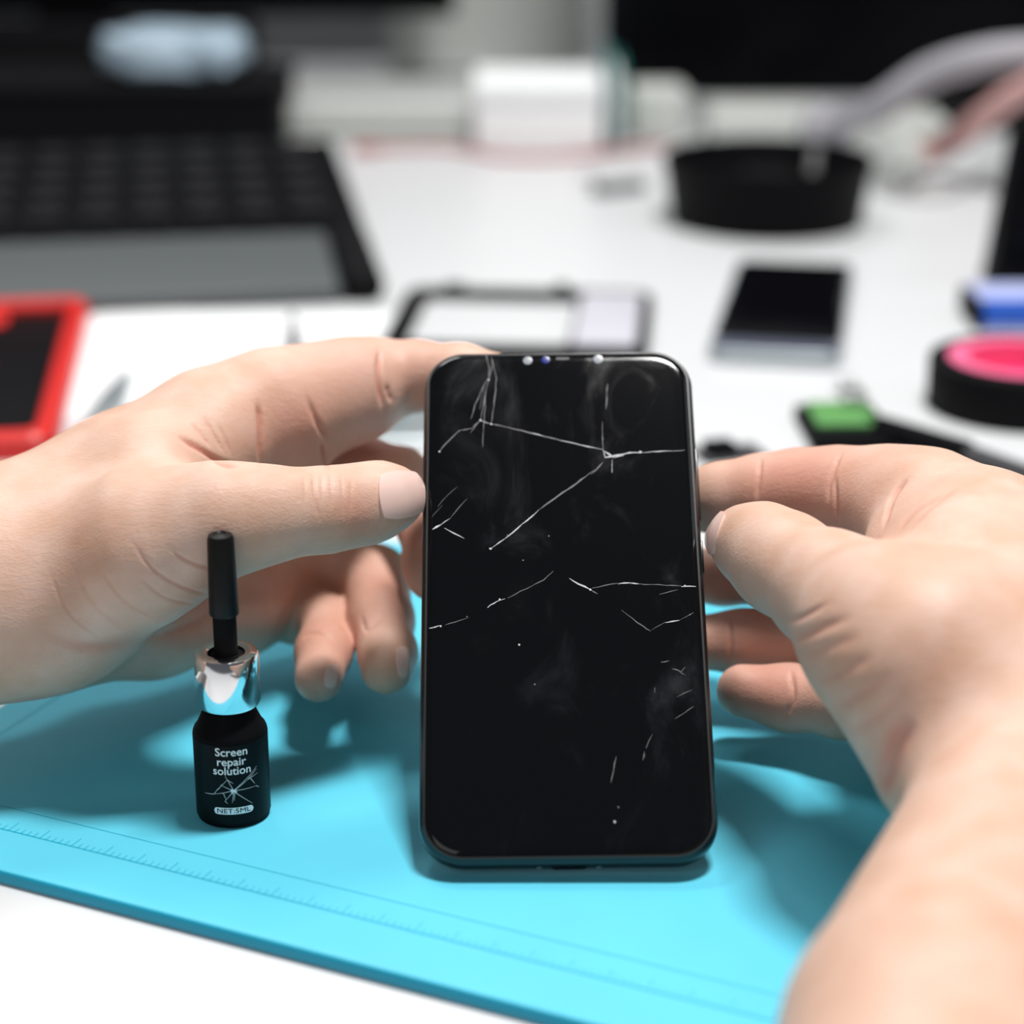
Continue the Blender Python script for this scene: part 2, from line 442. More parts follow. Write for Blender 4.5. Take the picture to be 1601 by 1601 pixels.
#LEFTHAND
LZ = 0
left_groups = [
    # forearm, wrist, heel of the hand
    dict(chain=[(-760, 1090, 520, 250), (-180, 945, 570, 190), (10, 915, 588, 163)], kj=8),
    dict(chain=[(10, 915, 588, 160), (130, 870, 596, 150)], kj=14, ki=8),
    # outer edge of the palm (little finger side)
    dict(chain=[(95, 1000, 606, 78), (240, 975, 622, 78), (370, 945, 640, 74), (430, 925, 650, 66)], kj=12, ki=8),
    # back of the hand up to the index knuckle
    dict(chain=[(60, 880, 598, 140), (200, 770, 606, 118), (330, 682, 616, 96), (425, 638, 622, 84)], kj=14, ki=10),
    # middle of the palm, behind
    dict(chain=[(150, 880, 620, 120), (330, 800, 640, 95), (450, 745, 650, 80)], kj=10, ki=8),
    dict(chain=[(300, 880, 640, 80), (440, 850, 660, 70)], kj=10),
    # palm pad under the index finger
    dict(chain=[(448, 660, 618, 60), (462, 705, 622, 52)], kj=5),
    # thumb
    dict(chain=[(95, 930, 580, 128), (230, 850, 568, 108), (345, 812, 562, 78)], kj=14, ki=12),
    dict(chain=[(345, 812, 562, 78), (430, 803, 565, 67), (510, 797, 572, 61), (570, 788, 578, 57)], kj=10, ki=6),
    dict(chain=[(570, 788, 578, 56), (602, 779, 581, 51), (618, 777, 583, 45)], kj=6, ki=4),
    # web between thumb and index
    dict(chain=[(240, 740, 590, 80), (320, 700, 606, 62), (375, 690, 616, 45)], kj=12, ki=6),
    # index finger
    dict(chain=[(425, 634, 622, 82), (500, 624, 630, 84), (556, 609, 636, 78), (584, 598, 640, 68)], kj=8, ki=5),
    dict(chain=[(590, 590, 640, 58), (650, 588, 640, 53), (720, 590, 634, 50), (770, 592, 628, 42)], kj=3, ki=4),
    # middle finger
    dict(chain=[(470, 760, 652, 62), (560, 748, 655, 63), (618, 752, 650, 57)], kj=3, ki=4),
    dict(chain=[(622, 754, 650, 54), (662, 815, 636, 42), (668, 880, 622, 36), (672, 905, 618, 34)], kj=2, ki=4),
    # ring finger
    dict(chain=[(440, 860, 650, 52), (525, 880, 660, 56), (585, 910, 650, 58)], kj=2, ki=4),
    dict(chain=[(588, 905, 648, 54), (596, 970, 628, 49), (606, 1020, 612, 43), (604, 1046, 604, 40)], kj=2, ki=4),
    # little finger
    dict(chain=[(405, 945, 645, 50), (470, 955, 652, 50), (512, 975, 640, 46)], kj=2, ki=4),
    dict(chain=[(514, 978, 638, 43), (506, 1020, 620, 42), (498, 1060, 606, 38)], kj=2, ki=4),
]
left_creases = [
    ([(402, 628), (407, 665), (406, 735)], 5, 1.3, 560, 680),
    ([(478, 615), (498, 665), (516, 690)], 6, .9, 560, 680),
    ([(593, 545), (592, 590), (598, 640)], 5, 1.4, 560, 700),
    ([(604, 600), (612, 630)], 5, .8, 560, 700),
    ([(503, 690), (513, 735)], 5, 1.2, 560, 700),
    ([(275, 680), (310, 700), (345, 722), (372, 730)], 6, 1.3, 540, 640),
    ([(300, 660), (330, 700)], 4, .35, 540, 640), ([(318, 650), (350, 708)], 4, .35, 540, 640), ([(340, 660), (362, 712)], 4, .3, 540, 640),
    # thumb joint lines
    ([(489, 738), (492, 775), (502, 820)], 3, .38, 540, 620), ([(502, 738), (504, 790)], 3, .22, 540, 620), ([(516, 738), (519, 800)], 3, .28, 540, 620), ([(533, 740), (538, 810)], 3, .25, 540, 620), ([(549, 745), (548, 805)], 3, .18, 540, 620), ([(474, 740), (478, 790)], 3, .15, 540, 620),
    # thenar fold lines
    ([(265, 858), (300, 880), (345, 893)], 4, .5, 540, 640), ([(205, 845), (240, 890), (290, 920), (335, 930)], 4, .45, 540, 640),
    ([(215, 900), (260, 935), (310, 945)], 4, .35, 540, 640), ([(150, 880), (195, 940), (250, 970)], 4, .35, 540, 640), ([(110, 880), (150, 950), (200, 985)], 4, .3, 540, 640), ([(75, 890), (110, 960), (160, 1000)], 4, .3, 540, 640),
    ([(60, 985), (130, 1012), (210, 1005), (300, 975), (380, 925)], 9, .7, 540, 660),
    ([(565, 960), (573, 985), (600, 962)], 5, .5, 560, 660), ([(470, 1000), (490, 990), (530, 1002)], 5, .4, 560, 660), ([(425, 1000), (455, 940), (470, 925)], 5, .6, 560, 680),
]
V, Q = build_hand((-300, -75, 480), (0, 95, 706), HV, left_groups, left_creases)
left_rosy = [(650, 780, 585, 60, .5), (450, 670, 615, 95, .75), (540, 620, 630, 110, .6), (660, 590, 640, 90, .6), (600, 715, 650, 80, .7), (600, 970, 630, 150, .6), (505, 1030, 620, 120, .7), (660, 860, 625, 90, .75), (350, 690, 605, 60, .5),
             (555, 800, 565, 45, .45), (330, 1000, 620, 160, .45)]
LH, lbvh = hand_object('hand', V, Q, left_rosy, deep(300, 820, 600), 'hand reaching in from the left edge, thumb pressed on the phone beside the black bottle')
nail(LH, lbvh, [deep(588, 739, 578), deep(596, 815, 576), deep(664, 803, 584), deep(660, 737, 584)], name='thumb_nail')
nail(LH, lbvh, [deep(618, 1012, 604), deep(622, 1058, 600), deep(634, 1060, 606), deep(638, 1012, 612)], n=9)
nail(LH, lbvh, [deep(509, 1040, 602), deep(506, 1074, 600), deep(522, 1076, 606), deep(529, 1040, 610)], n=9)

#RIGHTHAND
right_groups = [
    # forearm and wrist
    dict(chain=[(1400, 2350, 270, 330), (1497, 1655, 405, 278), (1636, 1330, 474, 226), (1652, 1200, 500, 205)], kj=6, ki=3, flat=((0, .45, 1), .86)),
    # back of the hand
    dict(chain=[(1625, 1200, 512, 200), (1560, 1040, 530, 190), (1540, 960, 545, 165)], kj=14, ki=10),
    dict(chain=[(1600, 1000, 545, 190), (1530, 880, 566, 140), (1440, 806, 584, 98)], kj=14, ki=10),
    # deep side of the palm
    dict(chain=[(1600, 1100, 560, 140), (1440, 1040, 590, 110), (1380, 1010, 600, 90)], kj=10, ki=8),
    # base of the thumb
    dict(chain=[(1560, 1120, 506, 170), (1450, 1035, 508, 150), (1375, 985, 516, 122)], kj=14, ki=12),
    dict(chain=[(1455, 1130, 506, 100), (1462, 1195, 498, 88)], kj=10, ki=4),
    # thumb
    dict(chain=[(1390, 985, 516, 120), (1300, 925, 538, 90), (1225, 880, 558, 76), (1190, 858, 568, 68)], kj=10, ki=6),
    dict(chain=[(1192, 852, 568, 62), (1163, 845, 575, 50), (1142, 846, 582, 38)], kj=5, ki=4),
    # web between thumb and index
    dict(chain=[(1500, 900, 545, 110), (1420, 860, 565, 60)], kj=10),
    # index finger
    dict(chain=[(1450, 806, 584, 98), (1380, 785, 594, 84), (1310, 773, 602, 73)], kj=8, ki=5),
    dict(chain=[(1310, 773, 602, 72), (1250, 770, 608, 66), (1190, 772, 612, 61)], kj=4, ki=4),
    dict(chain=[(1190, 772, 612, 60), (1130, 778, 616, 53), (1070, 786, 620, 46)], kj=3, ki=4),
    # middle finger
    dict(chain=[(1400, 930, 600, 70), (1270, 900, 618, 52), (1130, 900, 634, 44), (1060, 900, 636, 38)], kj=2, ki=4),
    # ring finger
    dict(chain=[(1400, 1010, 600, 66), (1260, 1000, 616, 52), (1160, 1003, 622, 48), (1070, 1005, 622, 42)], kj=2, ki=4),
    # little finger
    dict(chain=[(1420, 1080, 580, 70), (1320, 1098, 592, 55), (1235, 1091, 600, 50), (1162, 1080, 602, 42)], kj=2, ki=4),
]
right_creases = [
    ([(1190, 712), (1187, 745), (1183, 785)], 4, .8, 560, 640),
    ([(1318, 702), (1300, 745), (1293, 790)], 4, .8, 560, 640), ([(1306, 740), (1307, 790), (1310, 820)], 4, .8, 560, 640),
    ([(1420, 745), (1395, 780), (1380, 830)], 5, 1.0, 560, 640),
    ([(1400, 835), (1430, 800), (1480, 770)], 5, .6, 540, 640), ([(1415, 830), (1460, 790), (1500, 760)], 5, .4, 540, 640),
    ([(1226, 972), (1250, 966), (1300, 940)], 6, .6, 480, 590), ([(1238, 1005), (1272, 988), (1335, 962)], 8, .6, 480, 580), ([(1252, 1032), (1292, 1014), (1350, 992)], 9, .35, 480, 580),
    ([(1275, 1068), (1320, 1050), (1370, 1020)], 9, .35, 460, 580), ([(1300, 1108), (1345, 1085), (1400, 1050)], 9, .35, 460, 580), ([(1325, 1145), (1370, 1120), (1420, 1080)], 9, .3, 460, 580),
    ([(1372, 1245), (1385, 1205), (1402, 1160), (1430, 1120)], 16, 1.5, 440, 560),
    ([(1142, 960), (1143, 1000), (1140, 1045)], 4, .7, 560, 650),
    ([(1236, 1045), (1240, 1090), (1225, 1130)], 5, .9, 560, 640),
]
V, Q = build_hand((22, -50, 235), (205, 170, 660), HV * 1.15, right_groups, right_creases)
right_rosy = [(1140, 850, 583, 50, .5), (1250, 775, 600, 150, .75), (1400, 780, 590, 110, .6), (1150, 900, 620, 80, .8), (1180, 1000, 620, 110, .85), (1200, 1085, 595, 120, .8), (1450, 860, 560, 90, .3)]
RH, rbvh = hand_object('hand', V, Q, right_rosy, deep(1400, 1000, 545), 'hand and forearm reaching in from the lower right, thumb and index pinching the phone side')
eye2 = CAM + R_ * -.25 + F_ * .15
nail(RH, rbvh, [deep(1150, 802, 570), deep(1121, 872, 568), deep(1105, 858, 581), deep(1117, 802, 585)], eye=eye2, name='thumb_nail')

#SETTING
M_arr = None
bm = bmesh.new(); box(bm, -3, 3, -2.0, 4.0, FLOOR - .05, FLOOR)
o = link('floor', to_mesh(bm), M['floor']); o['kind'] = 'structure'
bm = bmesh.new(); box(bm, -3, 3, 2.05, 2.15, FLOOR, 2.2)
o = link('wall_back', to_mesh(bm), M['wall']); o['kind'] = 'structure'

tb = thing('table', 'white laminate work table under the blue mat and all the repair things', 'table', (0, .9, FLOOR))
boxobj('table_top', (-.95, .95, -.80, 1.05, .72, .75), M['table'], tb, .003)
for sx in (-1, 1):
    for sy in (-.75, 1.0):
        boxobj('leg', (sx * .88 - .025, sx * .88 + .025, sy - .025, sy + .025, 0, .72), M['lightgrey'], tb, .002)

# cutting / soldering mat
pa, pb = at(0, 1361, MAT_T), at(930, 1602, MAT_T)
ex = (pb - pa).normalized(); ey = Vector((-ex.y, ex.x, 0))
pl = at(12, 1096, MAT_T)
corner = pa + ex * ((pl - pa).dot(ex)); MW, MD = .35, .25
ang = math.atan2(ex.y, ex.x)
mt = thing('repair_mat', 'light blue silicone repair mat lying on the white table under the phone', 'mat', (corner.x, corner.y, 0), ang)
bm = bmesh.new()
slab(bm, MW, MD, .006, [(0.0004, .0001), (0, .0006), (0, MAT_T - .0008), (.0004, MAT_T - .0002), (.001, MAT_T)], cx=MW / 2, cy=MD / 2, n=6)
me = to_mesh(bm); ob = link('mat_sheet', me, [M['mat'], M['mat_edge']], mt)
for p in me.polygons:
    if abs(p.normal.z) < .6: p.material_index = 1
bm = bmesh.new()
e = .00006
def flat_strip(bm, x0, y0, x1, y1, w, z):
    d = Vector((x1 - x0, y1 - y0, 0)); n_ = Vector((-d.y, d.x, 0)).normalized() * w / 2
    a, b = Vector((x0, y0, z)), Vector((x1, y1, z))
    bm.faces.new([bm.verts.new(v) for v in (a - n_, b - n_, b + n_, a + n_)])
zt = MAT_T + e
flat_strip(bm, .008, .018, MW - .008, .018, .0005, zt); flat_strip(bm, .008, .0285, MW - .008, .0285, .0003, zt)
for k in range(165):
    x = .01 + k * .002; flat_strip(bm, x, .018, x, .018 + (.0045 if k % 5 == 0 else .0022), .00022, zt)
flat_strip(bm, .012, .01, .012, MD - .01, .0012, zt)
link('ruler_marking', to_mesh(bm), M['mat_mark'], mt, smooth=False)

#PHONE
tl, tr = deep(676, 548, 608), deep(1084, 546, 608)
bl, br = deep(653, 1349, 533.5), deep(1121, 1341, 533.5)
pc = (tl + tr + bl + br) / 4
vx = ((tr - tl) + (br - bl)).normalized(); vy = ((tl - bl) + (tr - br)); vy = (vy - vx * vy.dot(vx)).normalized(); vn = vx.cross(vy)
PW = ((tr - tl).length + (br - bl).length) / 2; PH = (((tl + tr) - (bl + br)) / 2).length + .0006; PW += .0013; pc = pc - vx * .0005
PT = .0082
ph = thing('smartphone', 'black smartphone with a cracked screen held upright by two hands', 'phone')
MP = Matrix(((vx.x, vy.x, vn.x, pc.x), (vx.y, vy.y, vn.y, pc.y), (vx.z, vy.z, vn.z, pc.z), (0, 0, 0, 1)))
ph.matrix_world = MP
MPi = MP.inverted()
def on_phone(px, py, z=0.0):
    a = MPi @ CAM; d = MPi.to_3x3() @ ray(px, py); t = (z - a.z) / d.z; q = a + d * t; return q.x, q.y
CR = .0115
bm = bmesh.new()
slab(bm, PW, PH, CR, [(.0036, -PT), (.0016, -PT + .0004), (.0005, -PT + .0016), (0, -PT + .0032), (0, -.0030), (.0003, -.0019), (.0009, -.0012), (.0014, -.0011)], n=14)
link('body', to_mesh(bm), M['frame_black'], ph)
bm = bmesh.new()
slab(bm, PW, PH, CR, [(.0016, -.0012), (.0016, -.00055), (.0021, -.0002), (.0034, -.00004), (.0046, 0)], n=14)
# cracks: thin raised slivers of shattered glass on the same pane
def crack(pts, w, mi):
    q = [Vector((*on_phone(*p), 0)) for p in pts]
    fine = []
    for a, b in zip(q[:-1], q[1:]):
        n_ = max(2, int((b - a).length / .0016)); nn = Vector((-(b - a).y, (b - a).x, 0)).normalized()
        for k in range(n_): fine.append(a.lerp(b, k / n_) + nn * random.uniform(-.00012, .00012))
    fine.append(q[-1]); N = len(fine); prev = None
    for i, p in enumerate(fine):
        t = (fine[min(i + 1, N - 1)] - fine[max(i - 1, 0)]).normalized(); nn = Vector((-t.y, t.x, 0))
        ww = w * .5 * random.uniform(.35, 1.25) * (.35 if i in (0, N - 1) else 1)
        cur = (bm.verts.new(p + nn * ww + Vector((0, 0, .00003))), bm.verts.new(p - nn * ww + Vector((0, 0, .00003))))
        if prev: 
            f = bm.faces.new((prev[0], prev[1], cur[1], cur[0])); f.material_index = mi
        prev = cur
def dot(px, py, r, mi=1):
    x, y = on_phone(px, py)
    f = bm.faces.new([bm.verts.new((x + r * math.cos(a) * random.uniform(.7, 1.2), y + r * math.sin(a) * random.uniform(.7, 1.2), .00004)) for a in [k * PI / 4 for k in range(8)]]); f.material_index = mi
C1, C2 = 1, 2
for pts, w, mi in [
    ([(751, 657), (768, 663)], .0004, 1), ([(768, 663), (815, 673), (877, 689)], .00036, 2), ([(815, 673), (877, 689), (918, 698), (943, 703)], .00030, 1),
    ([(943, 703), (946, 715), (965, 712), (984, 708), (1001, 708)], .00055, 1), ([(945, 705), (960, 716), (975, 712)], .00045, 1), ([(1001, 708), (1031, 706), (1071, 704)], .00028, 1), ([(957, 718), (957, 739)], .0003, 1), ([(942, 660), (943, 703)], .0003, 2),
    ([(943, 723), (924, 742)], .00034, 2), ([(930, 735), (843, 797)], .00042, 2), ([(843, 797), (796, 837), (767, 858)], .0003, 1),
    ([(751, 657), (738, 670), (718, 673), (700, 690), (687, 706)], .0003, 2), ([(751, 657), (735, 677)], .0002, 2),
    ([(760, 551), (765, 575), (764, 592), (758, 620), (752, 657)], .00034, 2), ([(768, 558), (776, 592), (774, 620), (768, 662)], .00030, 2), ([(762, 592), (743, 632), (736, 655)], .00025, 2), ([(757, 600), (750, 640)], .0002, 2), ([(770, 570), (760, 610), (757, 655), (755, 700)], .0002, 2),
    ([(676, 828), (690, 820)], .00055, 1), ([(690, 820), (703, 811)], .00035, 1), ([(703, 811), (731, 779)], .0002, 2), ([(695, 825), (710, 834), (726, 842)], .0003, 1),
    ([(684, 792), (700, 775), (715, 761)], .0002, 2), ([(676, 808), (692, 790)], .0002, 2),
    ([(762, 950), (772, 943), (781, 939), (790, 936)], .0004, 1), ([(793, 935), (834, 915)], .0002, 2), ([(834, 915), (850, 907), (865, 893)], .0003, 2),
    ([(890, 904), (905, 913), (923, 922)], .00045, 1), ([(923, 922), (935, 929)], .0003, 2), ([(926, 920), (945, 915), (968, 912)], .0003, 2), ([(968, 912), (985, 912), (999, 913)], .00034, 1), ([(999, 913), (1040, 915), (1065, 916)], .00025, 2), ([(1065, 917), (1088, 917)], .0005, 1), ([(1031, 930), (1060, 922)], .0002, 2),
    ([(671, 983), (680, 980), (690, 978)], .0004, 1), ([(695, 977), (712, 973), (734, 965)], .0002, 2),
    ([(971, 954), (1005, 979), (1018, 987)], .00024, 2), ([(1018, 985), (1040, 973)], .0002, 2), ([(1040, 974), (1062, 970)], .0004, 1), ([(1062, 970), (1084, 958)], .0003, 2),
    ([(963, 1183), (959, 1205), (955, 1225)], .0003, 2), ([(1020, 1148), (1010, 1170)], .0003, 2), ([(1008, 1175), (1005, 1189)], .0003, 2), ([(1085, 1105), (1070, 1114), (1055, 1124)], .00025, 2), ([(1082, 1078), (1058, 1090)], .0002, 2),
    ([(1033, 1036), (1046, 1033)], .0003, 2), ([(1050, 1045), (1065, 1050), (1072, 1043)], .0003, 2), ([(1062, 1050), (1072, 1056)], .0002, 2), ([(950, 600), (947, 640)], .0003, 2), ([(1024, 1075), (1024, 1083)], .0003, 2)]:
    crack(pts, w, mi)
for px, py, r in [(751, 657, .0006), (768, 663, .0005), (687, 706, .0005), (965, 713, .0007), (984, 708, .0006), (1001, 707, .0007), (943, 686, .0003), (767, 858, .0006), (781, 937, .0005), (690, 820, .0004), (923, 922, .0006), (689, 979, .0005), (677, 981, .0004), (764, 594, .0005),
                  (812, 1008, .0005), (836, 1070, .0004), (961, 1285, .0006), (967, 1262, .0004), (858, 838, .0004), (818, 876, .0004), (794, 837, .0004), (730, 964, .0003), (1079, 961, .0004), (1071, 916, .0005), (968, 913, .0004), (986, 912, .0004), (718, 674, .0004)]:
    dot(px, py, r * .6, 1 if r > .00045 else 2)
link('screen', to_mesh(bm), [M['glass'], M['crack'], M['crack_dim']], ph)
# thin polished rim between glass and body
bm = bmesh.new(); rim = rrect(PW - .0027, PH - .0027, CR - .00135, 14)
tube_pts = [Vector((x, y, -.00085)) for x, y in rim]
rings = []
N = len(tube_pts)
for i, p in enumerate(tube_pts):
    t = (tube_pts[(i + 1) % N] - tube_pts[i - 1]).normalized(); nn = Vector((t.y, -t.x, 0)); zz = Vector((0, 0, 1))
    rings.append([p + (nn * math.cos(a) + zz * math.sin(a)) * .0005 for a in [k * PI / 3 for k in range(6)]])
loft(bm, rings + [rings[0]], False, False); bmesh.ops.remove_doubles(bm, verts=bm.verts, dist=1e-7)
link('rim', to_mesh(bm), mat('polished_rim', (.012, .013, .014), .25, spec=.5), ph)
def disc_on(name, px, py, r, material, thick=.00008):
    x, y = on_phone(px, py); bm = bmesh.new()
    lathe(bm, [(r, 0), (r, thick), (r * .7, thick * 1.4)], 20, False, True, off=(x, y)); return link(name, to_mesh(bm), material, ph)
disc_on('front_camera', 935, 562, .0014, M['lens']); disc_on('sensor', 825, 564, .0013, M['lens']); disc_on('sensor', 853, 563, .0012, M['lensblue'])
x0, y0 = on_phone(869, 560); x1, _ = on_phone(890, 562)
bm = bmesh.new(); slab(bm, x1 - x0, .0008, .0004, [(0, 0), (0, .00008)], 4, cx=(x0 + x1) / 2, cy=y0 - .0002); link('earpiece', to_mesh(bm), M['darkgrey'], ph)
# side keys on the right edge
for (pa_, pb_, nm) in ((690, 800, 'volume_key'), (835, 885, 'power_key')):
    ya = on_phone(1090, pa_)[1]; yb = on_phone(1095, pb_)[1]
    boxobj(nm, (PW / 2 - .0003, PW / 2 + .0005, yb, ya, -.0056, -.0036), M['frame_black'], ph, .0003)
# bottom: charging port, speaker slots, screws
bm = bmesh.new(); rr_ = rrect(.009, .0026, .0013, 6)
loft(bm, [[(x, -PH / 2 + .0006, y - .0045) for x, y in rr_], [(x, -PH / 2 - .00005, y - .0045) for x, y in rr_]]); bmesh.ops.recalc_face_normals(bm, faces=bm.faces)
link('charging_port', to_mesh(bm), M['black_rough'], ph)
for sx in (-1, 1):
    bm = bmesh.new(); rr_ = [(.0007 * math.cos(a), .0007 * math.sin(a)) for a in [k * PI / 8 for k in range(16)]]
    loft(bm, [[(sx * .0075 + x, -PH / 2 + .0004, y - .0045) for x, y in rr_], [(sx * .0075 + x, -PH / 2 - .0001, y - .0045) for x, y in rr_]]); bmesh.ops.recalc_face_normals(bm, faces=bm.faces)
    link('screw', to_mesh(bm), M['steel'], ph)

kids = {c.name.split('.')[0]: c for c in ph.children}
for c in list(ph.children):
    n_ = c.name.split('.')[0]
    if n_ in ('volume_key', 'power_key', 'charging_port', 'screw'): c.parent = kids['body']
    elif n_ in ('front_camera', 'sensor', 'earpiece'): c.parent = kids['screen']

#BOTTLE
bpos = at(366, 1270, MAT_T); bY = bpos.y
zc = (bpos - CAM).dot(F_); px2m = zc / F
def hz(py): return z_on_axis(bY, py) - MAT_T
def rad(rpx, py):
    P_ = up_to(360, py, bY); return rpx * (P_ - CAM).dot(F_) / F
bt = thing('dropper_bottle', 'small black bottle of screen repair solution with silver collar standing on the blue mat', 'bottle', (bpos.x, bpos.y, MAT_T), 0)
R0 = rad(57, 1265)
zs_ = hz(1134); zn = hz(1100); zl0 = hz(1262)
bm = bmesh.new()
Rn = rad(35, 1100)
lathe(bm, [(R0 - .0012, 0), (R0 - .0003, .0004), (R0, .0012), (R0, zs_ - .0008), (R0 - .0003, zs_), (R0 - .0011, zs_ + .0010), (Rn + .0006, zn - .0004), (Rn, zn), (Rn, zn + .002)], 96)
link('bottle_body', to_mesh(bm), M['black'], bt)
# wrapped label with its print
zl1 = hz(1142)
RL = R0 + .00012
bm = bmesh.new(); lathe(bm, [(RL - .0002, zl0), (RL, zl0), (RL, zl1), (RL - .0002, zl1)], 96, False, False)
cdir = math.atan2(CAM.y - bpos.y, CAM.x - bpos.x)          # towards the lens
def wrap(x, z, off=.00008):
    a = cdir + x / RL; return ((RL + off) * math.cos(a), (RL + off) * math.sin(a), z)
def text_faces(s, size, cx, cz, mi, width=None, bold=.012, off=.0001):
    cu = bpy.data.curves.new('t', 'FONT'); cu.body = s; cu.size = 1; cu.align_x = 'CENTER'; cu.align_y = 'CENTER'; cu.offset = bold; cu.resolution_u = 3
    ob = bpy.data.objects.new('t', cu); COL.objects.link(ob); bpy.context.view_layer.update()
    me = bpy.data.meshes.new_from_object(ob.evaluated_get(bpy.context.evaluated_depsgraph_get()))
    xs = [v.co.x for v in me.vertices]; w0 = max(xs) - min(xs); mid = (max(xs) + min(xs)) / 2
    ys = [v.co.y for v in me.vertices]
    kx = size if width is None else width / w0
    t = bmesh.new(); t.from_mesh(me); bmesh.ops.triangulate(t, faces=t.faces); bmesh.ops.subdivide_edges(t, edges=[e for e in t.edges if e.calc_length() > .4], cuts=1); bmesh.ops.triangulate(t, faces=t.faces)
    mp = {v: bm.verts.new(wrap((v.co.x - mid) * kx, cz + v.co.y * size, off)) for v in t.verts}
    for f in t.faces:
        try: bm.faces.new([mp[v] for v in f.verts]).material_index = mi
        except ValueError: pass
    t.free(); bpy.data.objects.remove(ob); bpy.data.meshes.remove(me); bpy.data.curves.remove(cu)
zf = lambda py: (z_on_axis(bY - R0, py) - MAT_T)          # rows on the front of the bottle
px_ = rad(1, 1200)
sz = (zf(1183) - zf(1196)) * 1.35
text_faces('Screen', sz, 0, zf(1177), 1, 50 * px_); text_faces('repair', sz, 0, zf(1192), 1, 45 * px_); text_faces('solution', sz, 0, zf(1206), 1, 59 * px_)
# pill with the net content
pw, phh = 63 * px_, abs(zf(1263) - zf(1273.5)); pz = zf(1268)
pts = rrect(pw, phh, phh / 2, 8)
cols = 24
def pill_half(x):
    r = phh / 2; k = abs(x) - (pw / 2 - r); return r if k <= 0 else math.sqrt(max(r * r - k * k, 0))
prev = None
for i in range(cols * 2 + 1):
    x = -pw / 2 + pw * i / (cols * 2); hh = max(pill_half(x), 1e-6)
    cur = (bm.verts.new(wrap(x, pz - hh)), bm.verts.new(wrap(x, pz + hh)))
    if prev: bm.faces.new((prev[0], cur[0], cur[1], prev[1])).material_index = 1
    prev = cur
text_faces('NET:5ML', phh * .95, 0, pz, 3, 52 * px_, 0, .00018)
# shattered-glass drawing
cxp, cyp = 361, 1238
def lab_line(p, q, w=.00016, mi=2):
    n_ = 6; prev = None
    a = Vector(((p[0] - 360) * px_, zf(p[1]))); b = Vector(((q[0] - 360) * px_, zf(q[1]))); d = (b - a).normalized(); nn = Vector((-d.y, d.x))
    for k in range(n_ + 1):
        c = a.lerp(b, k / n_); ww = w * (1 - .6 * k / n_) / 1.2
        cur = (bm.verts.new(wrap(*(c + nn * ww))), bm.verts.new(wrap(*(c - nn * ww))))
        if prev: bm.faces.new((prev[0], prev[1], cur[1], cur[0])).material_index = mi
        prev = cur
for p, q in [((361, 1236), (401, 1206)), ((361, 1236), (349, 1213)), ((361, 1236), (398, 1236)), ((360, 1236), (329, 1243)), ((329, 1243), (312, 1245)), ((362, 1238), (390, 1261)), ((360, 1238), (347, 1252)), ((347, 1252), (351, 1256)), ((361, 1238), (358, 1255)), ((363, 1238), (361, 1252)),
             ((335, 1236), (352, 1219)), ((330, 1243), (336, 1234)), ((366, 1233), (384, 1222)), ((384, 1222), (402, 1217)), ((384, 1222), (400, 1210)), ((352, 1219), (361, 1225)), ((345, 1240), (349, 1250)), ((398, 1236), (404, 1240)), ((360, 1236), (341, 1227)), ((389, 1222), (396, 1232))]:
    lab_line(p, q)
lab_line((357, 1235), (366, 1239), .0005, 1); lab_line((358, 1240), (365, 1234), .0004, 1)
bmesh.ops.recalc_face_normals(bm, faces=[f for f in bm.faces if f.material_index == 0])
link('label', to_mesh(bm), [M['label'], M['ink'], M['inkgrey'], M['black']], bt)
# silver collar
RC = rad(50.5, 1050); zc0, zc1 = hz(1098), hz(1016)
bm = bmesh.new()
Rs = rad(18.5, 1000)
lathe(bm, [(Rn - .0002, zc0 + .0006), (RC - .0012, zc0), (RC - .0003, zc0 + .0002), (RC, zc0 + .0008), (RC, zc1 - .0014), (RC - .0004, zc1 - .0005), (RC - .0014, zc1), (Rs + .0026, zc1), (Rs + .0018, zc1 - .0006), (Rs + .0017, zc1 - .003)], 96, False, False)
link('collar', to_mesh(bm), M['chrome'], bt)
# dropper: narrow stem and thicker grip
zg0, zg1 = hz(960), hz(834); Ra, Rb = rad(23.5, 950), rad(21, 840)
bm = bmesh.new(); lathe(bm, [(Rs + .0016, zc1 - .0025), (Rs + .0014, zc1 - .0012), (Rs, zc1 - .0010), (Rs, zg0 + .002)], 64); link('stem', to_mesh(bm), M['black_rough'], bt)
bm = bmesh.new(); lathe(bm, [(Rs - .0005, zg0), (Ra - .0002, zg0), (Ra, zg0 + .0004), (Ra - .0001, zg0 + .006), (Rb, zg1 - .0014), (Rb - .0004, zg1 - .0004), (Rb - .0014, zg1), (.0016, zg1 + .0002), (.0010, zg1 - .0003)], 64); link('dropper_grip', to_mesh(bm), mat('grip_black', (.006, .006, .006), .45, spec=.2), bt)

#BACKGROUND
exec_bg = True
